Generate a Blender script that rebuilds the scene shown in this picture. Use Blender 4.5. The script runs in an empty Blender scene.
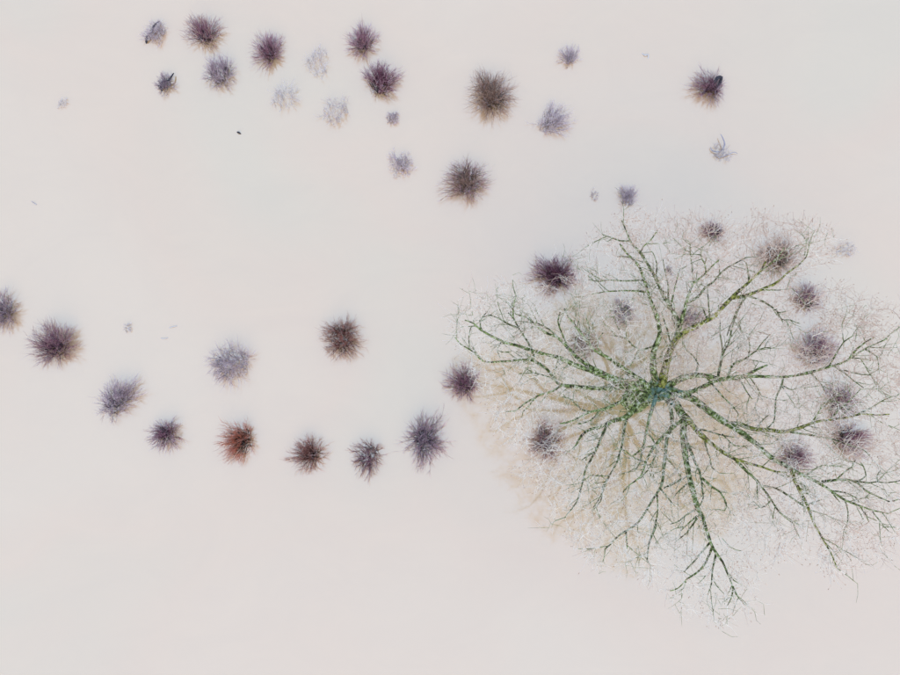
import bpy, math, random
import numpy as np
from mathutils import Vector, Matrix, Euler, kdtree, noise

random.seed(7)
rng = np.random.default_rng(7)
scene = bpy.context.scene

# ------------------------------------------------------------------ camera
CAM_H = 45.0
TILT = math.radians(11.45)
F_PX = 706.0                     # focal length in pixels of a 900-wide picture
cd = bpy.data.cameras.new('camera')
cd.sensor_width = 36.0
cd.lens = 36.0 * F_PX / 900.0
cd.clip_start = 0.5
cd.clip_end = 9000.0
cam = bpy.data.objects.new('camera', cd)
cam.location = (0, 0, CAM_H)
cam.rotation_euler = (TILT, 0, 0)
scene.collection.objects.link(cam)
scene.camera = cam

# ------------------------------------------------------------------ sky, sun, exposure
SUN_EL, SUN_AZ = math.radians(38), math.radians(180)     # azimuth clockwise from +Y
w = bpy.data.worlds.new('World')
scene.world = w
w.use_nodes = True
wn = w.node_tree
for n in list(wn.nodes):
    wn.nodes.remove(n)
wo = wn.nodes.new('ShaderNodeOutputWorld')
bg = wn.nodes.new('ShaderNodeBackground')
sky = wn.nodes.new('ShaderNodeTexSky')
sky.sky_type = 'NISHITA'
sky.sun_disc = False
sky.sun_elevation = SUN_EL
sky.sun_rotation = SUN_AZ
sky.air_density = 1.0
sky.dust_density = 1.5
sky.ozone_density = 1.0
bg.inputs['Strength'].default_value = 0.15
# a closed, even cloud layer in front of most of the blue
mx = wn.nodes.new('ShaderNodeMix')
mx.data_type = 'RGBA'
mx.inputs[0].default_value = 0.75
mx.inputs[7].default_value = (4.7, 5.85, 7.5, 1)
wn.links.new(sky.outputs[0], mx.inputs[6])
wn.links.new(mx.outputs[2], bg.inputs['Color'])
wn.links.new(bg.outputs[0], wo.inputs['Surface'])

sl = bpy.data.lights.new('sun', 'SUN')
sl.energy = 0.85
sl.angle = math.radians(45)
sl.color = (1.0, 0.84, 0.66)
sun = bpy.data.objects.new('sun', sl)
sdir = Vector((math.sin(SUN_AZ) * math.cos(SUN_EL), math.cos(SUN_AZ) * math.cos(SUN_EL), math.sin(SUN_EL)))
sun.rotation_euler = (-sdir).to_track_quat('-Z', 'Y').to_euler()
sun.location = sdir * 80
scene.collection.objects.link(sun)

vs = scene.view_settings
vs.view_transform = 'Standard'
vs.look = 'None'
vs.gamma = 1.0
vs.use_curve_mapping = False
vs.exposure = 0.41

# ------------------------------------------------------------------ helpers
CT, ST = math.cos(TILT), math.sin(TILT)

def at(px, py, z=0.0):
    """world point at height z seen at a pixel of the 900x675 photograph"""
    cx, cy, cz = (px - 450.0) / F_PX, -(py - 337.5) / F_PX, -1.0
    dx, dy, dz = cx, cy * CT - cz * ST, cy * ST + cz * CT
    t = (z - CAM_H) / dz
    return Vector((dx * t, dy * t, z))

def mpp(px, py, z=0.0):
    """metres per pixel at that place"""
    p = at(px, py, z)
    depth = (p.y * ST + (CAM_H - z) * CT)
    return depth / F_PX

def node(nt, kind, **inp):
    n = nt.nodes.new(kind)
    for k, v in inp.items():
        n.inputs[k].default_value = v
    return n

def srgb(r, g, b):
    f = lambda c: (c / 255 / 12.92) if c / 255 <= 0.04045 else ((c / 255 + 0.055) / 1.055) ** 2.4
    return (f(r), f(g), f(b), 1.0)

def mat_mottle(name, cols, scale, rough=0.85, detail=4.0, positions=None, bump=0.0):
    m = bpy.data.materials.new(name)
    m.use_nodes = True
    nt = m.node_tree
    b = nt.nodes['Principled BSDF']
    b.inputs['Roughness'].default_value = rough
    b.inputs['Specular IOR Level'].default_value = 0.25
    tc = nt.nodes.new('ShaderNodeTexCoord')
    nz = node(nt, 'ShaderNodeTexNoise', Scale=scale, Detail=detail, Roughness=0.6)
    nt.links.new(tc.outputs['Object'], nz.inputs['Vector'])
    cr = nt.nodes.new('ShaderNodeValToRGB')
    n = len(cols)
    els = cr.color_ramp.elements
    while len(els) < n:
        els.new(0.5)
    for i, c in enumerate(cols):
        els[i].position = positions[i] if positions else 0.28 + 0.44 * i / max(1, n - 1)
        els[i].color = (c[0], c[1], c[2], 1)
    nt.links.new(nz.outputs['Fac'], cr.inputs['Fac'])
    nt.links.new(cr.outputs['Color'], b.inputs['Base Color'])
    if bump:
        bp = node(nt, 'ShaderNodeBump', Strength=bump, Distance=0.05)
        nt.links.new(nz.outputs['Fac'], bp.inputs['Height'])
        nt.links.new(bp.outputs['Normal'], b.inputs['Normal'])
    return m

def link(name, me, mats, parent=None):
    for m in mats:
        me.materials.append(m)
    o = bpy.data.objects.new(name, me)
    scene.collection.objects.link(o)
    if parent is not None:
        o.parent = parent
    return o

def empty(name, loc):
    o = bpy.data.objects.new(name, None)
    o.empty_display_size = 0.3
    o.location = loc
    scene.collection.objects.link(o)
    return o

def tag(o, label=None, cat=None, group=None, kind=None):
    if label: o['label'] = label
    if cat: o['category'] = cat
    if group: o['group'] = group
    if kind: o['kind'] = kind
    return o

def mesh_from(name, V, quads, mi=None, tris=None, smooth=True):
    """fast mesh from numpy arrays of quads (and triangles)"""
    me = bpy.data.meshes.new(name)
    nq = len(quads)
    nt_ = 0 if tris is None else len(tris)
    me.vertices.add(len(V))
    me.vertices.foreach_set('co', np.asarray(V, dtype=np.float32).ravel())
    loops = np.asarray(quads, dtype=np.int32).ravel()
    starts = np.arange(nq, dtype=np.int32) * 4
    if nt_:
        loops = np.concatenate([loops, np.asarray(tris, dtype=np.int32).ravel()])
        starts = np.concatenate([starts, nq * 4 + np.arange(nt_, dtype=np.int32) * 3])
    me.loops.add(len(loops))
    me.loops.foreach_set('vertex_index', loops)
    me.polygons.add(nq + nt_)
    me.polygons.foreach_set('loop_start', starts)
    if mi is not None:
        me.polygons.foreach_set('material_index', np.asarray(mi, dtype=np.int32))
    me.polygons.foreach_set('use_smooth', np.full(nq + nt_, smooth))
    me.update()
    me.validate()
    return me

def segs_mesh(name, A, B, ra, rb, mi=None, sides=3):
    """many tapered prisms, one for each segment A->B, in one mesh"""
    A = np.asarray(A, float); B = np.asarray(B, float)
    n = len(A)
    d = B - A
    L = np.linalg.norm(d, axis=1, keepdims=True) + 1e-9
    d = d / L
    ref = np.where(np.abs(d[:, 2:3]) > 0.9, np.array([[1.0, 0, 0]]), np.array([[0, 0, 1.0]]))
    u = np.cross(d, ref); u /= np.linalg.norm(u, axis=1, keepdims=True)
    v = np.cross(d, u)
    ang = np.arange(sides) * 2 * math.pi / sides
    off = u[:, None, :] * np.cos(ang)[None, :, None] + v[:, None, :] * np.sin(ang)[None, :, None]
    V0 = A[:, None, :] + off * np.asarray(ra)[:, None, None]
    V1 = B[:, None, :] + off * np.asarray(rb)[:, None, None]
    V = np.concatenate([V0, V1], axis=1).reshape(-1, 3)
    base = (np.arange(n) * sides * 2)[:, None]
    k = np.arange(sides); k2 = (k + 1) % sides
    q = np.stack([base + k, base + k2, base + sides + k2, base + sides + k], axis=2).reshape(-1, 4)
    m = None if mi is None else np.repeat(np.asarray(mi), sides)
    return mesh_from(name, V, q, m)

def smooth_line(P, R, step):
    """Catmull-Rom resampling of a polyline of Vectors with radii"""
    out, rad = [], []
    n = len(P)
    for i in range(n - 1):
        p0, p1, p2, p3 = P[max(i - 1, 0)], P[i], P[i + 1], P[min(i + 2, n - 1)]
        k = max(1, int(round((p2 - p1).length / step)))
        for j in range(k):
            t = j / k
            out.append(0.5 * ((2 * p1) + (p2 - p0) * t + (2 * p0 - 5 * p1 + 4 * p2 - p3) * t * t + (3 * p1 - p0 - 3 * p2 + p3) * t ** 3))
            rad.append(R[i] + (R[i + 1] - R[i]) * t)
    out.append(P[-1].copy()); rad.append(R[-1])
    return out, rad

def tube_mesh(name, P, R, sides=8, knob=0.12, seed=0):
    """one continuous tapered tube with uneven bark"""
    V, Q, T = [], [], []
    up = Vector((0.3, 0.2, 1))
    for i, p in enumerate(P):
        d = (P[min(i + 1, len(P) - 1)] - P[max(i - 1, 0)]).normalized()
        a = d.cross(up)
        if a.length < 0.05: a = d.cross(Vector((1, 0, 0)))
        a.normalize(); b = d.cross(a)
        for s in range(sides):
            th = s * 2 * math.pi / sides
            q = p + (a * math.cos(th) + b * math.sin(th)) * R[i]
            f = 1 + knob * noise.noise(q * 2.2 + Vector((seed, 0, 0))) * 2
            V.append(p + (q - p) * f)
        if i:
            o = (i - 1) * sides
            for s in range(sides):
                s2 = (s + 1) % sides
                Q.append((o + s, o + s2, o + sides + s2, o + sides + s))
    o = (len(P) - 1) * sides
    V.append(P[-1] + (P[-1] - P[-2]).normalized() * R[-1] * 0.6)
    for s in range(sides):
        T.append((o + s, o + (s + 1) % sides, len(V) - 1))
    return mesh_from(name, [tuple(v) for v in V], Q, None, T)

# ------------------------------------------------------------------ water
def water_material():
    m = bpy.data.materials.new('silty_flood_water')
    m.use_nodes = True
    nt = m.node_tree
    b = nt.nodes['Principled BSDF']
    tc = nt.nodes.new('ShaderNodeTexCoord')
    # broad drifts of silt: pinker, greyer and creamier water
    nz = node(nt, 'ShaderNodeTexNoise', Scale=0.035, Detail=2.5, Roughness=0.5, Distortion=0.6)
    nt.links.new(tc.outputs['Object'], nz.inputs['Vector'])
    cr = nt.nodes.new('ShaderNodeValToRGB')
    els = cr.color_ramp.elements
    els.new(0.5)
    for e, p, c in zip(els, (0.38, 0.5, 0.62), ((0.650, 0.455, 0.246), (0.695, 0.447, 0.238), (0.695, 0.466, 0.256))):
        e.position = p; e.color = c + (1,)
    nt.links.new(nz.outputs['Fac'], cr.inputs['Fac'])
    mp = nt.nodes.new('ShaderNodeMapping')
    mp.inputs['Rotation'].default_value = (0, 0, 0.5)
    mp.inputs['Scale'].default_value = (0.16, 0.24, 1)
    nt.links.new(tc.outputs['Object'], mp.inputs['Vector'])
    st = node(nt, 'ShaderNodeTexNoise', Scale=1.0, Detail=6.0, Roughness=0.62, Distortion=1.2)
    nt.links.new(mp.outputs[0], st.inputs['Vector'])
    mr = node(nt, 'ShaderNodeMapRange')
    mr.inputs[1].default_value = 0.3; mr.inputs[2].default_value = 0.7
    mr.inputs[3].default_value = 0.98; mr.inputs[4].default_value = 1.02
    nt.links.new(st.outputs['Fac'], mr.inputs[0])
    ml = nt.nodes.new('ShaderNodeVectorMath'); ml.operation = 'SCALE'
    nt.links.new(cr.outputs['Color'], ml.inputs[0])
    nt.links.new(mr.outputs[0], ml.inputs['Scale'])
    nt.links.new(ml.outputs[0], b.inputs['Base Color'])
    b.inputs['IOR'].default_value = 4.0
    b.inputs['Roughness'].default_value = 0.06
    # slow, very shallow ripples
    rp = node(nt, 'ShaderNodeTexNoise', Scale=0.8, Detail=3.0, Roughness=0.55)
    nt.links.new(tc.outputs['Object'], rp.inputs['Vector'])
    bp = node(nt, 'ShaderNodeBump', Strength=0.25, Distance=0.02)
    nt.links.new(rp.outputs['Fac'], bp.inputs['Height'])
    nt.links.new(bp.outputs['Normal'], b.inputs['Normal'])
    return m

S = 3500.0
wm = bpy.data.meshes.new('water')
wm.from_pydata([(-S, -S, 0), (S, -S, 0), (S, S, 0), (-S, S, 0)], [], [(0, 1, 2, 3)])
water = link('water', wm, [water_material()])
tag(water, 'pale silty flood water covering the whole field', kind='structure')

# ------------------------------------------------------------------ the big tree
HUB = (659.0, 389.0)
HUB_Z = 5.0
def rr(px, py):
    return math.hypot(px - HUB[0], py - HUB[1]) / 230.0
def zfun(px, py):
    return HUB_Z + 4.2 * rr(px, py) ** 0.85 + 0.45 * noise.noise(Vector((px / 60.0, py / 60.0, 3.3)))

# limbs and branches as (parent, width at start, width at end, pixel path); widths in pixels
LIMBS = {
 'A': (None, 5.5, 1.5, [(648,386),(632,375),(611,360),(592,348),(580,332),(568,317),(564,309)]),
 'B': (None, 6.0, 1.2, [(647,388),(636,384),(617,379),(597,371),(580,360),(568,348),(557,337),(546,333),(537,326),(527,318),(516,314)]),
 'C': (None, 6.5, 1.2, [(642,389),(617,382),(599,374),(580,366),(557,357),(543,353),(517,346),(502,341),(482,331),(474,324),(465,320)]),
 'D': (None, 5.5, 0.9, [(645,391),(622,388),(600,388),(580,387),(562,385),(555,379),(547,370),(530,360),(505,361),(483,361),(474,353),(461,344),(455,337)]),
 'E': (None, 5.0, 1.3, [(647,392),(636,394),(622,401),(605,409),(590,412),(572,421),(560,424)]),
 'F': (None, 8.0, 1.3, [(650,393),(641,402),(632,413),(625,418),(612,421),(600,427),(586,431),(579,440),(574,450)]),
 'G': (None, 4.5, 1.3, [(656,396),(651,413),(647,432),(642,448),(633,456)]),
 'H': (None, 9.0, 1.1, [(664,394),(673,401),(681,412),(684,424),(684,440),(685,456),(688,474),(693,489),(698,507),(702,518),(707,530),(714,550),(722,562),(728,573),(732,585),(735,594)]),
 'I': ('H', 7.0, 1.3, [(681,412),(690,422),(700,434),(711,444),(722,451),(735,459),(750,464),(762,467),(775,471),(788,472)]),
 'J': (None, 9.0, 1.2, [(670,391),(685,395),(696,401),(706,409),(716,417),(728,424),(740,431),(752,441),(765,452),(776,459),(789,467),(800,473),(815,480),(828,488),(844,499),(860,506),(873,511),(888,514)]),
 'K': (None, 7.5, 2.0, [(667,386),(678,380),(692,376),(704,375.5),(716,377),(728,378),(745,375),(757,370),(767,365)]),
 'L': (None, 5.5, 1.2, [(672,392),(684,393),(695,391),(708,384),(718,380),(732,379),(750,377),(770,376.5),(790,376),(812,372),(828,368),(840,364),(850,358),(860,352),(873,345),(887,339)]),
 'M': (None, 9.0, 1.5, [(662,384),(664,371),(668,356),(674,343),(683,333),(699,325),(712,318),(722,308),(732,297),(742,289),(751,280),(761,270),(765,262)]),
 'N': (None, 7.0, 1.2, [(656,382),(653,367),(654,351),(659,336),(658,322),(654,312),(650,300),(647,290),(643,278),(638,265),(630,256),(625,250),(620,243)]),
 'O': ('M', 5.5, 1.3, [(675,342),(678,330),(677,320),(669,306),(664,294),(657,280),(648,264),(640,253),(632,243),(627,233),(622,220)]),
 'P': ('M', 4.5, 1.2, [(676,340),(680,328),(684,313),(687,303),(690,294),(693,284),(700,278),(706,273),(713,266),(720,259)]),
 'Q': (None, 4.5, 1.3, [(663,396),(670,407),(671,424),(667,438),(665,455),(664,470),(661,486),(652,501),(645,512),(637,523),(628,530),(620,535),(612,543),(606,549)]),
 'R': ('H', 4.0, 1.1, [(683,420),(672,428),(660,440),(652,450),(646,462),(640,478),(630,485),(622,492)]),
}
BRANCHES = [
 ('A', 2.5, 1, [(592,348),(588,338),(590,328),(586,318)]),
 ('A', 2.2, 1, [(604,356),(597,345),(603,332)]),
 ('B', 2.2, 1, [(557,337),(548,329),(538,324),(530,322)]),
 ('B', 2.2, 1, [(568,348),(562,333),(558,322),(560,312)]),
 ('C', 3.0, 1, [(534,357),(529,342),(518,328),(514,319),(508,313)]),
 ('C', 2.2, .9, [(518,328),(507,323),(499,319),(489,315),(481,318)]),
 ('C', 2.0, .9, [(513,318),(514,306),(516,296)]),
 ('C', 1.8, .8, [(502,341),(497,350),(508,353)]),
 ('C', 1.8, .8, [(482,331),(480,321),(487,312)]),
 ('D', 2.8, .9, [(562,385),(552,391),(538,396),(526,404),(516,411),(505,411)]),
 ('D', 2.2, .9, [(555,379),(543,375),(533,373),(520,374)]),
 ('D', 1.8, .8, [(533,373),(528,369)]),
 ('D', 1.8, .8, [(536,397),(528,406),(522,412)]),
 ('D', 1.6, .8, [(470,349),(469,338),(471,329)]),
 ('E', 2.2, .9, [(590,412),(580,408),(570,400),(562,398)]),
 ('E', 2.2, .9, [(600,410),(592,420),(580,424)]),
 ('F', 3.2, 1, [(627,418),(625,430),(622,442),(619,457),(615,465),(609,476),(601,496),(594,508)]),
 ('F', 2.8, 1, [(607,424),(601,438),(595,452),(587,467),(584,475),(581,488),(579,498),(572,508),(565,518)]),
 ('F', 2.0, .9, [(609,476),(598,477),(590,476)]),
 ('F', 1.8, .9, [(595,452),(588,457),(583,461)]),
 ('F', 1.8, .9, [(608,478),(602,488),(600,500),(592,512)]),
 ('G', 2.0, .9, [(647,432),(655,442),(656,456),(650,466)]),
 ('G', 2.0, .9, [(642,448),(640,462),(634,470)]),
 ('H', 2.4, .9, [(711,541),(703,553),(692,565),(684,573)]),
 ('H', 2.6, .9, [(712,548),(705,562),(697,573),(687,580),(679,588),(671,591)]),
 ('H', 2.4, .9, [(716,554),(714,570),(711,583),(709,592)]),
 ('H', 2.0, .8, [(728,573),(735,581),(743,586)]),
 ('H', 2.0, .8, [(733,586),(732,596),(728,606)]),
 ('H', 1.8, .8, [(734,588),(738,598),(745,604)]),
 ('H', 3.4, 1.2, [(685,436),(690,449),(696,463),(701,476),(703,488),(702,499),(699,508)]),
 ('H', 2.8, 1, [(702,478),(712,487),(721,493),(727,503),(724,511)]),
 ('H', 2.2, .9, [(698,508),(689,513),(678,521),(670,524)]),
 ('H', 2.4, .9, [(700,514),(694,524),(687,533),(675,542)]),
 ('H', 2.0, .9, [(697,516),(690,524),(680,530)]),
 ('H', 2.0, .9, [(686,477),(678,481),(669,486)]),
 ('H', 1.9, .9, [(687,484),(682,490),(673,498)]),
 ('I', 3.2, 1, [(735,459),(748,472),(757,480),(762,486),(771,500),(779,511),(785,519),(792,524)]),
 ('I', 2.6, 1.6, [(762,486),(775,489),(787,495),(797,501),(806,508)]),
 ('I', 2.0, .9, [(704,437),(706,449),(710,458),(712,466),(718,473)]),
 ('I', 1.8, .8, [(757,480),(757,490),(759,500)]),
 ('I', 1.8, .8, [(771,500),(765,506),(756,508)]),
 ('I', 2.2, .9, [(695,428),(708,431),(718,434),(730,437),(740,438)]),
 ('I', 1.6, .8, [(722,434),(735,445),(748,446)]),
 ('J', 5.5, 1.4, [(728,424),(740,425),(752,428),(766,429),(781,432),(792,431),(801,427),(812,423),(825,420),(843,417),(862,414),(876,414),(888,415)]),
 ('J', 2.8, .9, [(790,432),(806,434),(819,436),(831,439),(845,444),(862,449)]),
 ('J', 1.9, .8, [(812,422),(818,414),(822,405)]),
 ('J', 2.0, .8, [(858,414),(870,408),(886,399),(898,396)]),
 ('J', 2.2, .9, [(831,418),(842,407),(852,398),(860,390)]),
 ('J', 3.2, 1, [(822,482),(832,480),(845,479),(856,482),(866,489),(879,497),(889,501),(900,500)]),
 ('J', 2.0, .8, [(855,481),(868,483),(877,482),(886,484),(899,481)]),
 ('J', 1.6, .8, [(877,482),(878,474),(881,469)]),
 ('J', 1.8, .8, [(836,480),(844,473),(850,466),(856,460)]),
 ('J', 1.6, .8, [(858,481),(866,476),(863,467),(860,462)]),
 ('J', 4.2, 1.1, [(792,470),(796,481),(803,497),(808,510),(813,522),(820,533),(826,545),(832,557),(838,567)]),
 ('J', 1.8, .8, [(806,505),(812,504),(820,500)]),
 ('J', 2.0, .8, [(833,491),(846,493),(855,498),(858,503)]),
 ('J', 1.8, .8, [(845,500),(847,512),(848,524)]),
 ('J', 1.8, .8, [(830,490),(836,498),(840,503)]),
 ('J', 1.8, .8, [(860,506),(865,515),(869,522)]),
 ('J', 1.8, .8, [(872,511),(880,520),(890,531)]),
 ('J', 1.8, .8, [(728,424),(728,415),(733,404)]),
 ('J', 1.7, .8, [(757,428),(764,420),(768,416)]),
 ('J', 1.7, .8, [(806,476),(818,467),(828,464)]),
 ('K', 2.4, .9, [(706,376),(714,386),(722,395),(733,407),(740,415)]),
 ('K', 3.4, 1, [(718,377),(720,367),(723,354),(728,344),(730,332),(735,319),(741,307),(746,299)]),
 ('K', 2.2, .9, [(720,366),(722,350),(720,336),(720,322)]),
 ('K', 2.6, .9, [(728,378),(733,365),(746,358),(757,350),(771,347)]),
 ('K', 1.8, .8, [(757,350),(762,342),(770,335)]),
 ('K', 2.0, .8, [(748,358),(750,348),(748,336)]),
 ('K', 1.9, .8, [(738,377),(747,391),(752,400)]),
 ('K', 1.7, .8, [(748,375),(757,386),(761,396)]),
 ('K', 2.2, .9, [(694,376),(698,366),(693,356),(687,350)]),
 ('L', 2.4, 1, [(850,358),(857,349),(866,342),(875,337)]),
 ('L', 2.0, .8, [(834,366),(845,373),(854,379),(864,388)]),
 ('L', 1.8, .8, [(843,370),(856,373),(874,376)]),
 ('L', 1.9, .8, [(828,368),(837,353),(845,342),(853,337)]),
 ('L', 2.4, 1, [(783,377),(782,386),(776,397),(775,410),(774,421),(768,427)]),
 ('L', 1.7, .8, [(783,386),(792,389),(800,388)]),
 ('L', 1.8, .8, [(850,358),(860,359),(870,361)]),
 ('L', 1.7, .8, [(865,349),(872,353),(877,357)]),
 ('L', 1.7, .8, [(811,373),(818,381),(824,388)]),
 ('M', 4.5, 1.1, [(731,298),(745,296),(757,292),(767,286),(777,281),(788,272),(799,264),(806,257)]),
 ('M', 2.2, .9, [(748,296),(762,301),(772,307),(780,312),(785,311)]),
 ('M', 1.7, .8, [(776,309),(780,320),(790,321),(799,324)]),
 ('M', 1.7, .8, [(763,290),(778,290),(792,289)]),
 ('M', 2.2, .9, [(746,297),(738,310),(733,321),(728,335)]),
 ('M', 2.0, .9, [(749,281),(748,270),(747,262)]),
 ('M', 2.0, .9, [(757,274),(768,266),(778,256),(785,247)]),
 ('M', 1.8, .8, [(707,319),(704,311),(702,305)]),
 ('M', 1.7, .8, [(710,318),(708,300),(708,288)]),
 ('N', 2.4, .9, [(648,292),(635,290),(620,291),(604,291),(591,294)]),
 ('N', 2.0, .9, [(643,280),(625,281),(610,280),(598,281),(588,279)]),
 ('N', 2.4, .9, [(660,341),(652,347),(639,350),(632,345),(627,338),(613,335)]),
 ('N', 1.9, .9, [(639,350),(635,357),(630,367)]),
 ('N', 1.8, .8, [(632,258),(625,255),(618,256)]),
 ('N', 2.6, 1, [(660,362),(671,350),(670,338),(666,326),(663,312)]),
 ('O', 1.9, .8, [(640,253),(643,246),(650,240),(658,231)]),
 ('O', 2.2, .8, [(630,241),(620,241),(612,238),(603,235)]),
 ('O', 2.2, .8, [(668,304),(667,286),(665,272),(663,260)]),
 ('O', 2.0, .8, [(671,307),(674,290),(679,270)]),
 ('O', 1.7, .8, [(656,279),(656,264),(652,252)]),
 ('P', 2.0, .8, [(694,283),(693,267),(692,256),(689,245)]),
 ('P', 1.9, .8, [(706,273),(705,263),(702,255),(703,246)]),
 ('P', 3.0, 1, [(688,302),(698,297),(705,289),(713,281),(724,270),(735,264),(746,258)]),
 ('P', 1.8, .8, [(679,330),(672,318),(676,308),(672,298)]),
 ('Q', 2.2, .9, [(657,495),(659,506),(658,516),(656,526),(654,533)]),
 ('Q', 2.0, .9, [(664,488),(672,483),(680,479)]),
 ('Q', 2.6, 1, [(656,525),(650,542),(648,553),(647,564)]),
 ('Q', 2.0, .9, [(626,531),(627,541),(627,549)]),
 ('Q', 2.0, .9, [(660,488),(668,498),(676,506)]),
 ('R', 2.0, .9, [(640,478),(648,470),(652,464)]),
 ('R', 2.0, .9, [(646,462),(634,458),(624,450),(615,450)]),
 ('R', 1.8, .9, [(655,446),(645,447),(634,455)]),
]
CROWN = [(452,338),(458,312),(475,292),(500,282),(540,285),(575,268),(592,235),(612,214),(650,210),(690,214),(725,216),(760,211),
         (800,214),(828,226),(840,250),(838,282),(862,296),(895,302),(930,320),(945,370),(948,430),(938,490),(915,530),
         (870,562),(838,578),(800,556),(768,562),(755,600),(742,622),(715,628),(690,612),(655,590),(620,570),(585,562),(566,530),(545,500),
         (522,478),(505,452),(498,428),(486,402),(468,372)]

moss = mat_mottle('mossy_bark', [(0.030,0.032,0.016),(0.085,0.110,0.036),(0.165,0.225,0.068),(0.28,0.35,0.13),(0.56,0.58,0.46)], 5.0, 0.9, detail=6.0,
                  positions=[0.38,0.455,0.51,0.56,0.63], bump=0.6)
def add_teal_lichen(m):
    """blue-green lichen crust on the old wood near the trunk"""
    nt = m.node_tree
    b = nt.nodes['Principled BSDF']
    old = b.inputs['Base Color'].links[0].from_socket
    tc = nt.nodes.new('ShaderNodeTexCoord')
    ln = nt.nodes.new('ShaderNodeVectorMath'); ln.operation = 'DISTANCE'
    ln.inputs[1].default_value = (0.15, -0.5, 5.0)
    nt.links.new(tc.outputs['Object'], ln.inputs[0])
    nz = node(nt, 'ShaderNodeTexNoise', Scale=1.7, Detail=5.0, Roughness=0.7)
    nt.links.new(tc.outputs['Object'], nz.inputs['Vector'])
    mr = node(nt, 'ShaderNodeMapRange')
    mr.inputs[1].default_value = 0.6; mr.inputs[2].default_value = 2.6
    mr.inputs[3].default_value = 0.42; mr.inputs[4].default_value = 0.75
    nt.links.new(ln.outputs['Value'], mr.inputs[0])
    sb = nt.nodes.new('ShaderNodeMath'); sb.operation = 'SUBTRACT'
    nt.links.new(nz.outputs['Fac'], sb.inputs[0]); nt.links.new(mr.outputs[0], sb.inputs[1])
    sc = nt.nodes.new('ShaderNodeMath'); sc.operation = 'MULTIPLY'; sc.use_clamp = True
    sc.inputs[1].default_value = 9.0
    nt.links.new(sb.outputs[0], sc.inputs[0])
    mx = nt.nodes.new('ShaderNodeMix'); mx.data_type = 'RGBA'
    mx.inputs[7].default_value = (0.16, 0.27, 0.24, 1)
    nt.links.new(sc.outputs[0], mx.inputs[0]); nt.links.new(old, mx.inputs[6])
    nt.links.new(mx.outputs[2], b.inputs['Base Color'])
add_teal_lichen(moss)
oliv = mat_mottle('olive_bark', [(0.040,0.038,0.022),(0.090,0.105,0.045),(0.19,0.22,0.095),(0.35,0.38,0.24),(0.62,0.60,0.52)], 5.0, 0.9, detail=6.0,
                  positions=[0.38,0.455,0.51,0.57,0.64], bump=0.5)
yelm = mat_mottle('yellow_moss_bark', [(0.030,0.028,0.014),(0.075,0.085,0.022),(0.19,0.21,0.040),(0.36,0.36,0.075),(0.52,0.50,0.40)], 5.0, 0.9, detail=6.0,
                  positions=[0.38,0.45,0.50,0.57,0.65], bump=0.5)
twmoss = mat_mottle('greenish_twig', [(0.07,0.085,0.035),(0.20,0.26,0.09),(0.46,0.49,0.36)], 6.0, positions=[0.35,0.5,0.65])
pale = mat_mottle('frosted_twig', [(0.80,0.71,0.60),(0.93,0.88,0.80)], 5.0)
bud = mat_mottle('budding_twig', [(0.56,0.36,0.27),(0.80,0.64,0.54)], 5.0)
tuft = mat_mottle('dry_seed_tuft', [(0.36,0.20,0.13),(0.56,0.38,0.28)], 5.0)
TW_M = [twmoss, pale, bud, tuft]

hubw = at(*HUB, HUB_Z)
tree = empty('bare_tree', (hubw.x, hubw.y, 0))
tag(tree, 'large bare tree with mossy green limbs and frosted twigs standing in the flood water', 'tree')
OFF = Vector((hubw.x, hubw.y, 0))

# trunk: leans a little and flares below the water
P = [Vector((-0.25, -0.15, -1.2)), Vector((-0.18, -0.1, 0.2)), Vector((-0.05, 0.02, 2.0)), Vector((0.02, 0.0, 3.8)), Vector((0.0, 0.0, 4.75)), Vector((0.0, 0, 5.15))]
P2, R2 = smooth_line(P, [0.95, 0.78, 0.60, 0.58, 0.62, 0.35], 0.25)
link('trunk', tube_mesh('trunk', P2, R2, 16, 0.16, 5), [moss], tree)

nodes_p, nodes_par, nodes_limb, nodes_fix = [], [], [], []
limb_obj = {}

def path3d(path, wa, wb, lift, start_z=None):
    pts, rad = [], []
    n = len(path)
    for i, (x, y) in enumerate(path):
        t = i / (n - 1)
        z = zfun(x, y) + lift * t
        pts.append(at(x, y, z) - OFF)
        rad.append(0.5 * (wa + (wb - wa) * t ** 0.8) * mpp(x, y, z))
    return pts, rad

def kink(pts, amp):
    """uneven growth: small sideways wander along a limb"""
    for i in range(3, len(pts)):
        pts[i] = pts[i] + noise.noise_vector(pts[i] * 0.9) * amp + noise.noise_vector(pts[i] * 2.6) * amp * .6
    return pts

def add_nodes(pts, key):
    prev = -1
    for p in pts:
        nodes_p.append(p.copy()); nodes_par.append(prev); nodes_limb.append(key); nodes_fix.append(True)
        prev = len(nodes_p) - 1

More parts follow.
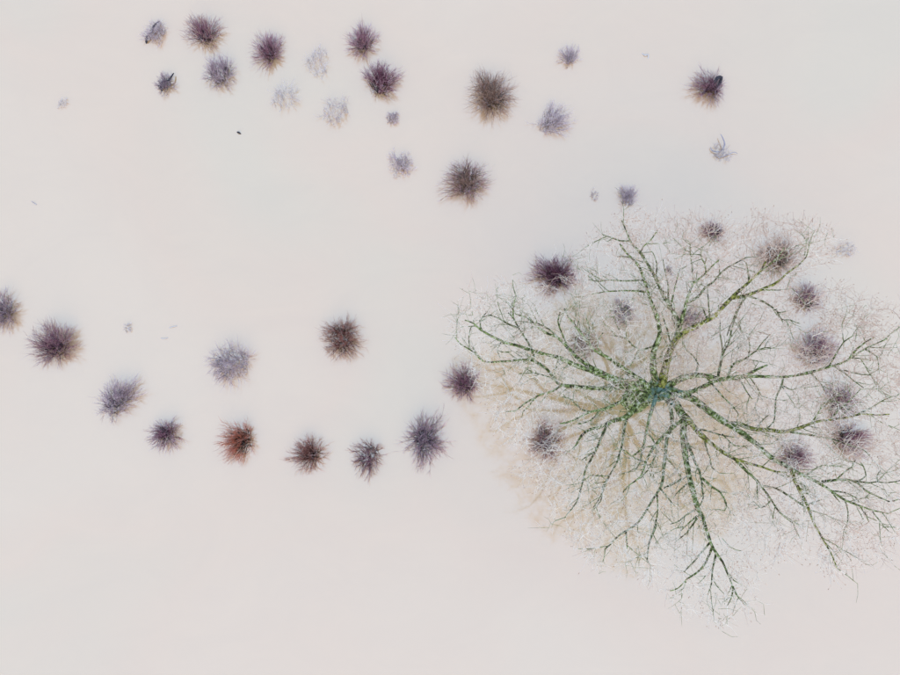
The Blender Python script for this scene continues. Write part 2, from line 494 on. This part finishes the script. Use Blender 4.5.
for ki, (key, (par, wa, wb, path)) in enumerate(LIMBS.items()):
    pts, rad = path3d(path, wa, wb, random.uniform(-0.3, 0.7))
    if par is None:                                     # grow out of the top of the trunk
        d = pts[0].copy(); d.z = 0
        pts.insert(0, Vector((d.x * 0.25, d.y * 0.25, 4.55))); rad.insert(0, rad[0] * 1.25)
    for i in range(2, len(pts)):
        pts[i] += Vector((random.gauss(0, .02), random.gauss(0, .02), random.gauss(0, .05)))
    pts, rad = smooth_line(pts, rad, 0.28)
    kink(pts, .02)
    m = (yelm if key in 'IM' else (oliv if key in 'OQ' else moss))
    limb_obj[key] = link('limb', tube_mesh('limb', pts, rad, 8, 0.16, ki * 7.7), [m], tree)
    add_nodes(pts[3:], key)
for bi, (key, wa, wb, path) in enumerate(BRANCHES):
    pts, rad = path3d(path, wa, wb, random.uniform(-0.4, 0.9))
    for i in range(1, len(pts)):
        pts[i] += Vector((random.gauss(0, .03), random.gauss(0, .03), random.gauss(0, .06)))
    pts, rad = smooth_line(pts, rad, 0.28)
    kink(pts, .04)
    link('branch', tube_mesh('branch', pts, rad, 6, 0.16, 100 + bi * 3.1), [yelm if wa > 3.9 else (moss if bi % 3 == 0 else oliv)], limb_obj[key])
    add_nodes(pts[1:], key)

# side shoots of a thumb's thickness that carry the twigs
seg = {k: ([], [], [], [], []) for k in LIMBS}
def emit(key, a, b, ra, rb, m):
    s = seg[key]; s[0].append(a); s[1].append(b); s[2].append(ra); s[3].append(rb); s[4].append(m)
base_n = len(nodes_p)
def side_shoot(p, d, L, r, key, depth):
    prev = p; n = max(4, int(L / .22)); last = -1
    bend = Vector((random.gauss(0, .06), random.gauss(0, .06), random.gauss(.03, .05)))
    for i in range(n):
        d = (d + bend * .5 + Vector((random.gauss(0, .08), random.gauss(0, .08), random.gauss(0, .08)))).normalized()
        q = prev + d * (L / n)
        ra, rb = r * (1 - .65 * i / n), r * (1 - .65 * (i + 1) / n)
        emit(key, prev, q, ra, rb, 0 if random.random() < (.92 - .45 * i / n) else 1)
        nodes_p.append(q.copy()); nodes_par.append(last); nodes_limb.append(key); nodes_fix.append(True)
        last = len(nodes_p) - 1
        if depth and i > 0 and random.random() < .45:
            sd = (d + Vector((random.gauss(0, .6), random.gauss(0, .6), random.gauss(.1, .3)))).normalized()
            side_shoot(q, sd, L * random.uniform(.35, .6), rb * .75, key, depth - 1)
        prev = q
for i in range(base_n):
    if nodes_par[i] < 0 or random.random() > 0.34: continue
    d = (nodes_p[i] - nodes_p[nodes_par[i]]).normalized()
    lat = d.cross(Vector((0, 0, 1))).normalized() * random.choice((-1, 1))
    d = (d * random.uniform(.5, 1.0) + lat * random.uniform(.4, .9) + Vector((0, 0, random.gauss(.15, .3)))).normalized()
    side_shoot(nodes_p[i], d, random.uniform(.7, 2.0), random.uniform(.020, .034), nodes_limb[i], 1)

# twigs: fill the crown's volume by space colonisation from the limbs
def inside(x, y, poly):
    r = False
    j = len(poly) - 1
    for i in range(len(poly)):
        xi, yi = poly[i]; xj, yj = poly[j]
        if (yi > y) != (yj > y) and x < (xj - xi) * (y - yi) / (yj - yi) + xi:
            r = not r
        j = i
    return r
att = []
while len(att) < 18500:
    x, y = random.uniform(450, 950), random.uniform(205, 630)
    if not inside(x, y, CROWN): continue
    r_ = rr(x, y)
    if r_ < 0.06: continue
    # looser and denser clumps
    if noise.noise(Vector((x / 22, y / 22, 9.1))) + 0.42 < random.random() * 0.75: continue
    if 520 < y and x < 800 and random.random() < min(.55, (y - 520) / 90): continue
    # thins out towards the rim
    if not inside(HUB[0] + (x - HUB[0]) / .88, HUB[1] + (y - HUB[1]) / .88, CROWN) and random.random() < .58: continue
    z = zfun(x, y) + random.gauss(0.55, 0.8) - 0.25 * r_
    att.append(at(x, y, z) - OFF)
STEP, INFL, KILL = 0.26, 3.2, 0.34
active = att
for it in range(40):
    kd = kdtree.KDTree(len(nodes_p))
    for i, p in enumerate(nodes_p): kd.insert(p, i)
    kd.balance()
    pull = {}
    keep = []
    for a in active:
        co, i, d = kd.find(a)
        if d < KILL: continue
        keep.append(a)
        if d < INFL:
            v = (a - co).normalized()
            if i in pull: pull[i] += v
            else: pull[i] = v.copy()
    active = keep
    if not pull or not active: break
    for i, v in pull.items():
        if v.length < 0.2: continue
        d = v.normalized() + Vector((random.gauss(0, .13), random.gauss(0, .13), random.gauss(0, .10)))
        nodes_p.append(nodes_p[i] + d.normalized() * STEP)
        nodes_par.append(i); nodes_limb.append(nodes_limb[i]); nodes_fix.append(False)
N = len(nodes_p)
load = np.zeros(N)
haschild = np.zeros(N, bool)
for i in range(N - 1, -1, -1):
    p = nodes_par[i]
    if load[i] == 0: load[i] = 1
    if p >= 0 and not nodes_fix[i]:
        load[p] += load[i]; haschild[p] = True
TWR = 0.0086
def rad_of(l): return min(0.05, TWR * l ** 0.37)
def skin_of(p, r):
    if r > 0.019 and random.random() < 0.8: return 0
    k = noise.noise(Vector((p.x / 2.2, p.y / 2.2, p.z / 2.2)))
    t = 0.36 + 0.026 * p.x + 0.030 * p.y + 0.5 * k
    return 2 if random.random() < t else 1
for i in range(N):
    if nodes_fix[i]: continue
    pa = nodes_par[i]
    key = nodes_limb[i]
    r1 = rad_of(load[i]); r0 = rad_of(load[pa]) if not nodes_fix[pa] else r1 * 1.2
    emit(key, nodes_p[pa], nodes_p[i], min(r0, r1 * 1.5), r1, skin_of(nodes_p[i], r1))
    d = (nodes_p[i] - nodes_p[pa]).normalized()
    for k in range(random.choice((1, 2, 2, 2))):             # spurs and shoots
        rad = Vector((nodes_p[i].x, nodes_p[i].y, 0)).normalized()
        dd = (d * random.uniform(0.3, 0.9) + rad * .45 + Vector((random.gauss(0, .5), random.gauss(0, .5), random.gauss(0.2, .4)))).normalized()
        L = random.uniform(0.16, 0.55)
        q = nodes_p[i] + dd * L
        mm = skin_of(q, 0.01)
        emit(key, nodes_p[i], q, TWR * .95, TWR * .75, mm)
        if random.random() < 0.8:
            d2 = (dd + Vector((random.gauss(0, .5), random.gauss(0, .5), random.gauss(0.1, .4)))).normalized()
            e = q + d2 * L * random.uniform(.4, .9)
            emit(key, q, e, TWR * .75, TWR * .5, 2 if random.random() < .35 else mm)
            if random.random() < .35:                       # a fat bud or seed tuft at the tip
                emit(key, e, e + d2 * random.uniform(.05, .09), .020, .012, 3 if random.random() < .6 else 2)
# shoots straight out of limbs and branches
for i in range(N):
    if not nodes_fix[i] or random.random() > 0.5: continue
    p = nodes_p[i]
    dd = Vector((random.gauss(0, 1), random.gauss(0, 1), random.gauss(0.3, .5))).normalized()
    L = random.uniform(0.2, 0.6)
    q = p + dd * L
    m_ = 0 if random.random() < .45 else skin_of(q, .01)
    emit(nodes_limb[i], p, q, TWR * 1.2, TWR * .9, m_)
    d2 = (dd + Vector((random.gauss(0, .5), random.gauss(0, .5), .2))).normalized()
    emit(nodes_limb[i], q, q + d2 * L * .8, TWR * .9, TWR * .6, m_)
tot = 0
for key, s in seg.items():
    if not s[0]: continue
    me = segs_mesh('twigs', [tuple(v) for v in s[0]], [tuple(v) for v in s[1]], s[2], s[3], s[4])
    tot += len(s[0])
    o = link('twigs', me, TW_M, limb_obj[key])
    o['kind'] = 'stuff'

# ------------------------------------------------------------------ shrubs
TINT = {   # stem colour, twig colour, tip colour
 'purple':   ((0.070,0.040,0.052), (0.350,0.170,0.225), (0.66,0.42,0.48)),
 'darkpur':  ((0.040,0.022,0.030), (0.220,0.085,0.128), (0.55,0.29,0.36)),
 'brown':    ((0.080,0.052,0.042), (0.350,0.220,0.170), (0.62,0.43,0.35)),
 'redbrown': ((0.045,0.024,0.020), (0.350,0.150,0.120), (0.64,0.36,0.31)),
 'orange':   ((0.045,0.028,0.020), (0.580,0.180,0.105), (0.70,0.38,0.30)),
 'lavender': ((0.130,0.094,0.122), (0.460,0.335,0.390), (0.72,0.58,0.62)),
 'blue':     ((0.078,0.068,0.095), (0.330,0.235,0.290), (0.60,0.46,0.51)),
 'pale':     ((0.320,0.265,0.305), (0.620,0.510,0.560), (0.80,0.68,0.70)),
 'ghost':    ((0.460,0.430,0.470), (0.660,0.600,0.630), (0.76,0.69,0.68)),
 'pink':     ((0.140,0.080,0.095), (0.480,0.310,0.330), (0.64,0.48,0.48)),
}
MATS = {k: (mat_mottle(k + '_stem', [tuple(c * .6 for c in v[0]), tuple(c * 1.5 for c in v[0])], 6),
            mat_mottle(k + '_twig', [tuple(c * .65 for c in v[1]), tuple(min(1, c * 1.35) for c in v[1])], 3),
            mat_mottle(k + '_tip', [tuple(c * .75 for c in v[2]), tuple(min(1, c * 1.2) for c in v[2])], 3)) for k, v in TINT.items()}

RED_ACC = mat_mottle('red_shoot', [(0.30,0.12,0.09),(0.45,0.24,0.19)], 3)
BLU_ACC = mat_mottle('grey_shoot', [(0.34,0.31,0.39),(0.54,0.49,0.56)], 3)

def shrub(px, py, rx, ry, tint, dens=1.0, hub=(0, 0), spread=0.26, height=0.56, rot=0.0, gaps=(), core=1.0, dark=1.0, label='', seed=0, tip2=None):
    """a many-stemmed shrub standing in the water. rx, ry, hub in pixels of the photograph"""
    rd = random.Random(seed * 31 + 5)
    s = mpp(px, py)
    rx, ry = rx * s * 1.08, ry * s * 1.08
    rm = 0.5 * (rx + ry)
    h = rm * height
    base = at(px, py, 0.42 * h); base.z = 0
    root = empty('shrub', base)
    tag(root, label, 'shrub', 'shrubs standing in the flood water')
    hx, hy = hub[0] * s, -hub[1] * s
    cr_, sr_ = math.cos(rot), math.sin(rot)
    def ell(x, y): return (x * cr_ - y * sr_, x * sr_ + y * cr_)
    sa, sb, sra, srb = [], [], [], []
    ta, tb, tra, trb, tm = [], [], [], [], []
    n = int(225 * dens * (rm / 1.4) ** 1.5) + 8
    so = Vector((seed * 3.7, seed * 1.3, 0))
    nh = rd.choice((1, 1, 2, 2, 3)) if dark < 2 else 1
    hubs = [(hx, hy)]
    for q in range(nh - 1):                                   # an old shrub comes up in several clumps
        a = rd.uniform(0, 2 * math.pi); f = rd.uniform(.22, .48)
        hubs.append((hx + math.cos(a) * f * rx, hy + math.sin(a) * f * ry))
    k = 0; tries = 0
    red = 0.02 if tint in ('ghost', 'pale', 'blue', 'lavender') else 0.12
    blu = 0.12 if tint in ('blue', 'lavender', 'purple', 'brown') else (0.0 if tint in ('orange', 'ghost') else 0.06)
    while k < n and tries < n * 6:
        tries += 1
        th = rd.uniform(0, 2 * math.pi)
        skip = False
        for g0, g1 in gaps:
            a = math.degrees(th) % 360
            if (g0 <= a <= g1) and rd.random() < .85: skip = True
        lob = noise.noise(Vector((math.cos(th) * 1.3, math.sin(th) * 1.3, 0)) + so)
        if skip or lob < rd.uniform(-1.1, -0.25): continue
        k += 1
        u = rd.random() ** 0.66
        el = 1 - u ** 2.2
        rr_ = u * (0.90 + 0.36 * lob + rd.gauss(0, .09))
        if rd.random() < .10: rr_ *= rd.uniform(1.05, 1.25)
        tx, ty = ell(math.cos(th) * rr_ * rx, math.sin(th) * rr_ * ry)
        tz = h * max(0.12, math.sqrt(max(0, 1 - min(1, u) ** 2)) * 0.9 + 0.10) * rd.uniform(.75, 1.12)
        b0 = math.sqrt(rd.random()) * spread
        bx, by = ell(math.cos(th + rd.gauss(0, .5)) * b0 * rx, math.sin(th + rd.gauss(0, .5)) * b0 * ry)
        hc = min(hubs, key=lambda c: math.hypot(c[0] - tx, c[1] - ty) * rd.uniform(.6, 1.4))
        B = Vector((hc[0] + bx, hc[1] + by, -0.25))
        T = Vector((tx, ty, tz))
        M1 = B.lerp(T, .4) + Vector((rd.gauss(0, .05), rd.gauss(0, .05), 0.10 * h + rd.gauss(0, .04))) * rm * .9
        M2 = B.lerp(T, .72) + Vector((rd.gauss(0, .05), rd.gauss(0, .05), 0.07 * h + rd.gauss(0, .04))) * rm * .9
        r0 = rd.uniform(.009, .016) * core
        sa += [B, M1]; sb += [M1, M2]; sra += [r0, r0 * .72]; srb += [r0 * .72, r0 * .5]
        rt = rd.uniform(.0060, .0090)
        ta.append(M2); tb.append(T); tra.append(r0 * .5); trb.append(rt * .55); tm.append(0 if u < .45 or rd.random() < .6 else 1)
        od = (T - M1).normalized()
        for q in range(rd.choice((3, 4, 5))):
            f = rd.uniform(0.05, 1)
            O = M1.lerp(M2, f * 2) if f < .5 else M2.lerp(T, f * 2 - 1)
            dd = (od + Vector((rd.gauss(0, .40), rd.gauss(0, .40), rd.gauss(.05, .28)))).normalized()
            L = rm * rd.uniform(.14, .40)
            E = O + dd * L
            if E.z < 0.03: E.z = 0.03
            mid = O.lerp(E, .5) + Vector((rd.gauss(0, .03), rd.gauss(0, .03), rd.gauss(.01, .03)))
            ta += [O, mid]; tb += [mid, E]; tra += [rt, rt * .8]; trb += [rt * .8, rt * .3]
            acc = rd.random() if u > .4 else .5
            acc = 2 if acc < red else (3 if acc > 1 - blu else 0)
            tm += [acc or (0 if u < .4 or rd.random() < .75 else 1), acc or (1 if rd.random() < (.62 if u > .4 else .2) else 0)]
    # the crown of old dark stems in the middle
    for q in range(int(26 * dens * dark * (rm / 1.4)) if tint not in ('ghost',) else 0):
        a = rd.uniform(0, 2 * math.pi); f = abs(rd.gauss(0, .10)) * rm
        hc = rd.choice(hubs)
        B = Vector((hc[0] + math.cos(a) * f, hc[1] + math.sin(a) * f, -.25))
        E = B + Vector((math.cos(a) * rd.uniform(.05, .35) * rm, math.sin(a) * rd.uniform(.05, .35) * rm, .25 + h * rd.uniform(.6, 1.05)))
        Mm = B.lerp(E, .5) + Vector((rd.gauss(0, .03), rd.gauss(0, .03), .05))
        sa += [B, Mm]; sb += [Mm, E]; r0 = rd.uniform(.016, .028); sra += [r0, r0 * .8]; srb += [r0 * .8, r0 * .5]
    m = MATS[tint]
    tipm = MATS[tip2][2] if tip2 else m[2]
    t = lambda L: [tuple(v) for v in L]
    link('stems', segs_mesh('stems', t(sa), t(sb), sra, srb, None, 4), [m[0]], root)['kind'] = 'stuff'
    link('twigs', segs_mesh('twigs', t(ta), t(tb), tra, trb, tm), [m[1], tipm, RED_ACC, BLU_ACC], root)['kind'] = 'stuff'
    return root

def deadwood(px, py, pts, rads, mat, label, z=0.04, name='fallen_branch', cat='branch', knots=3):
    """a crooked branch at the surface; pts are pixel offsets with heights in metres"""
    base = at(px, py, 0)
    s = mpp(px, py)
    P = [Vector((x * s, -y * s, h)) for x, y, h in pts]
    P, R = smooth_line(P, rads, 0.12)
    o = link(name, tube_mesh(name, P, R, 7, 0.2, px), [mat])
    o.location = base
    return tag(o, label, cat)

SHRUBS = [
 # px, py, rx, ry, tint, options, label
 (154,33,12,16,'pale', dict(dens=.7,spread=.6,rot=-.4), 'thin pale shrub crossed by a dark slanting branch, at the far upper left'),
 (203,32,21,18,'purple', dict(dens=.95,hub=(2,4),tip2='brown'), 'purple-brown shrub with a pale grey side, top of the upper left group'),
 (166,83,11,13,'blue', dict(dens=.9,spread=.4), 'small slate-blue ragged shrub below the thin pale one at upper left'),
 (219,71,17,18,'lavender', dict(dens=1.0,spread=.3,hub=(-4,2)), 'lavender shrub with dark left stems below the purple-brown one at upper left'),
 (268,51,18,19,'purple', dict(dens=1.1,hub=(2,2),dark=2.2), 'round purple shrub with a dark centre, between lavender and ghostly pale shrubs'),
 (318,60,13,17,'ghost', dict(dens=0.34,spread=.7), 'faint ghostly shrub left of the tall purple one in the upper group'),
 (283,97,16,16,'ghost', dict(dens=0.34,spread=.6), 'faint grey shrub with one dark stem, below the round dark-centred purple shrub'),
 (334,111,17,15,'ghost', dict(dens=0.38,spread=.6,tip2='pink'), 'faint pinkish grey shrub, lowest of the pale ones in the upper group'),
 (361,40,16,20,'purple', dict(dens=.95,spread=.25,hub=(2,4)), 'tall oval purple-grey shrub just above the two-lobed dark one'),
 (382,79,20,20,'darkpur', dict(dens=1.05,hub=(-1,3),gaps=((35,62),(200,228)),tip2='purple'), 'dark purple shrub split into two lobes, right end of the upper left group'),
 (393,118,7,9,'pale', dict(dens=1.3,spread=.4), 'tiny lavender shrub below the dark two-lobed one'),
 (401,164,13,13,'pale', dict(dens=.9,spread=.7), 'small pale bluish shrub left of the big brown-grey shrub'),
 (466,182,23.5,24,'brown', dict(dens=.95,hub=(2,3),tip2='purple'), 'big brown-grey shrub with a bluish lower left rim, above the tree'),
 (490,93,24.5,25.5,'brown', dict(dens=1.05,hub=(3,4)), 'largest dense brown shrub at top centre'),
 (570,56,12,12,'pale', dict(dens=.9,hub=(1,3),tip2='lavender'), 'small grey shrub with upright tips, right of the largest brown shrub'),
 (556,119,18,18,'pale', dict(dens=.7,spread=.5,hub=(-5,1),gaps=((20,60),)), 'pale lavender shrub, darker on its left, below the small grey one'),
 (707,87,19,17,'purple', dict(dens=1.1,hub=(6,-1),dark=2.2,tip2='blue'), 'dark slate-purple shrub with a black hollow, alone at upper right'),
 (628,195,12,12,'pale', dict(dens=1.0,hub=(1,3),tip2='lavender'), 'small round grey shrub just above the top of the tree'),
 (595,195,5,7,'ghost', dict(dens=0.58,spread=.7,tip2='pink'), 'tiny faint pink shrub left of the small round grey one above the tree'),
 (712,231,13,12,'darkpur', dict(dens=1.2,hub=(4,1),dark=2.2), 'small very dark purple shrub at the top edge of the tree crown'),
 (779,255,23,20,'brown', dict(dens=.9,hub=(2,3)), 'wide brown shrub under the upper right twigs of the tree'),
 (808,298,17,16,'purple', dict(dens=1.0,hub=(0,4),dark=2.2,tip2='pink'), 'round purple shrub with pink rim under the right twigs of the tree'),
 (817,348,23,21,'purple', dict(dens=.9,hub=(-2,4),tip2='lavender'), 'wide grey-purple shrub seen through twigs above the right-hand limb'),
 (842,401,21,18,'purple', dict(dens=.85,hub=(-6,2),dark=2.2,tip2='pink'), 'purple shrub with a dark eye at its left, above the yellow-green branch'),
 (851,438,22,20,'purple', dict(dens=.9,hub=(-3,-2),tip2='brown'), 'grey-purple shrub just below the yellow-green branch at right'),
 (796,458,19,19,'purple', dict(dens=.95,hub=(-2,0),tip2='pink'), 'purple shrub under the fork of the lower right limb'),
 (553,274,25,22,'darkpur', dict(dens=1.15,hub=(5,3),dark=2.2,gaps=((190,215),(285,300)),tip2='purple'), 'large dark purple shrub at the upper left edge of the tree crown'),
 (622,311,13,16,'lavender', dict(dens=1.0,spread=.6), 'bluish lavender shrub inside the crown, left of the upright limb'),
 (582,345,17,14,'brown', dict(dens=.8,spread=.4), 'brownish shrub hidden under the left limbs of the tree'),
 (692,320,17,14,'pink', dict(dens=.7,spread=.4), 'pinkish shrub under the upper right main limb close to the trunk'),
 (547,442,19,22,'darkpur', dict(dens=.95,spread=.3,tip2='redbrown'), 'dark purple-brown shrub under the lower left twigs of the tree'),
 (669,270,4,6,'blue', dict(dens=2.0,spread=.5), 'tiny dark blue-grey shrub between the two upper limbs'),
 (463,382,20,19,'purple', dict(dens=1.1,hub=(3,2),dark=2.2), 'purple shrub with a dark blue heart touching the left tips of the tree'),
 (427,440,22,25,'blue', dict(dens=1.1,spread=.3,hub=(-3,0),tip2='purple'), 'big slate-blue shrub at the right end of the lower row'),
 (366,458,17,20,'purple', dict(dens=1.0,hub=(1,0),tip2='brown'), 'oval brownish purple shrub left of the slate-blue one in the lower row'),
 (307,453,19,19,'redbrown', dict(dens=1.1,hub=(4,2),dark=2.2), 'red-brown shrub with a black centre, right of the orange one'),
 (236,442,20,22,'orange', dict(dens=1.0,hub=(8,-3),dark=2.2,gaps=((300,330),)), 'bright orange-red shrub with a dark stump, in the lower row'),
 (165,434,19,17,'purple', dict(dens=1.1,hub=(0,-1),dark=2.2,tip2='lavender'), 'small plum shrub with a dark centre, left of the orange one'),
 (120,397,18,24,'lavender', dict(dens=.9,spread=.35,rot=-.75,hub=(-4,4)), 'slanting lavender shrub of two joined clumps, left of the plum one'),
 (54,343,24,24,'purple', dict(dens=1.1,hub=(0,4),dark=2.2,tip2='brown'), 'large purple-brown shrub near the left edge of the picture'),
 (3,312,16,21,'lavender', dict(dens=1.1,spread=.4,tip2='brown'), 'greyish shrub cut off by the left edge of the picture'),
 (229,366,24,21,'pale', dict(dens=.8,spread=.5,tip2='pink'), 'broad pale lavender shrub above the orange one'),
 (342,340,22,22,'redbrown', dict(dens=1.2,hub=(0,2),tip2='brown'), 'dense round brown shrub alone in the middle of the open water'),
 (128,327,5,6,'ghost', dict(dens=0.72,spread=.6), 'tiny faint tuft right of the large purple-brown shrub at left'),
 (62,103,5,8,'ghost', dict(dens=0.45,spread=.7,rot=-.6), 'tiny faint grey tuft alone at the far left below the upper group'),
 (846,249,13,9,'ghost', dict(dens=0.36,spread=.7), 'very faint bluish shrub right of the tree crown'),
 (722,151,11,11,'ghost', dict(dens=0.38,spread=.7), 'faint lilac wisps around the hook-shaped branch at upper right'),
 (357,179,3,4,'ghost', dict(dens=0.54,spread=.7), 'barely visible speck of twigs below the small pale bluish shrub') ,
]
SHRUBS = SHRUBS[:-1]
for i, (px, py, rx, ry, tint, opt, lab) in enumerate(SHRUBS):
    shrub(px, py, rx, ry, tint, label=lab, seed=i + 1, **opt)

darkwood = mat_mottle('dark_wet_wood', [(0.02,0.02,0.025),(0.07,0.065,0.085)], 5)
greywood = mat_mottle('grey_wet_wood', [(0.24,0.22,0.28),(0.48,0.45,0.51)], 4)
palewood = mat_mottle('bleached_wood', [(0.50,0.49,0.51),(0.64,0.62,0.62)], 5)

deadwood(154,33,[(-7,12,-.1),(-6,9,.15),(-4,4,.25),(-1,1,.2),(1,-4,.3),(4,-9,.28),(5,-12,.1)],[.05,.08,.06,.05,.07,.06,.03], darkwood,
         'dark slanting branch rising through the thin pale shrub at the far upper left')
deadwood(166,83,[(-3,10,-.1),(-4,6,.15),(-1,1,.3),(4,0,.3),(7,-4,.35),(8,-9,.2)],[.05,.07,.07,.05,.06,.04], darkwood,
         'dark crooked branch in the small slate-blue shrub at upper left')
deadwood(721,149,[(-1,-14,.3),(1,-8,.35),(2,-2,.3),(-2,4,.2),(-9,3,.12),(-11,-1,.1)],[.02,.04,.05,.045,.035,.02], greywood,
         'grey hook-shaped branch poking out of the water at upper right')
deadwood(722,156,[(-8,-2,.05),(-3,2,.1),(4,0,.12),(11,-3,.16),(15,-2,.1)],[.02,.03,.03,.022,.015], greywood,
         'thin grey curved twig lying below the hook-shaped branch')
deadwood(707,87,[(-3,5,-.1),(2,2,.6),(6,-2,.9),(10,-3,.85),(9,3,.5),(8,7,-.1)],[.09,.10,.12,.12,.09,.08], darkwood,
         'black crooked bough in the hollow of the slate-purple shrub at upper right')
deadwood(239,133,[(-2,-1,-.02),(0,0,.08),(2,1,.02)],[.035,.065,.03], darkwood, 'small dark lump of wood floating below the upper left group', name='driftwood', cat='driftwood')
deadwood(34,203,[(-3,-2,0),(0,0,.06),(3,2,.02)],[.014,.02,.014], greywood, 'small grey sliver of wood floating near the left edge', name='driftwood', cat='driftwood')
deadwood(172,327,[(-3,1,0),(1,0,.05),(5,-1,.02)],[.02,.025,.02], palewood, 'upper of two pale slivers floating above the plum shrub', name='driftwood', cat='driftwood')
deadwood(164,338,[(-3,0,0),(0,1,.05),(4,0,.02)],[.02,.025,.02], palewood, 'lower of two pale slivers floating above the plum shrub', name='driftwood', cat='driftwood')
deadwood(645,55,[(-3,-2,-.02),(0,1,.06),(3,0,.05),(3,4,-.02)],[.03,.05,.05,.03], palewood, 'pale bluish scrap of wood floating at top right of centre', name='driftwood', cat='driftwood')
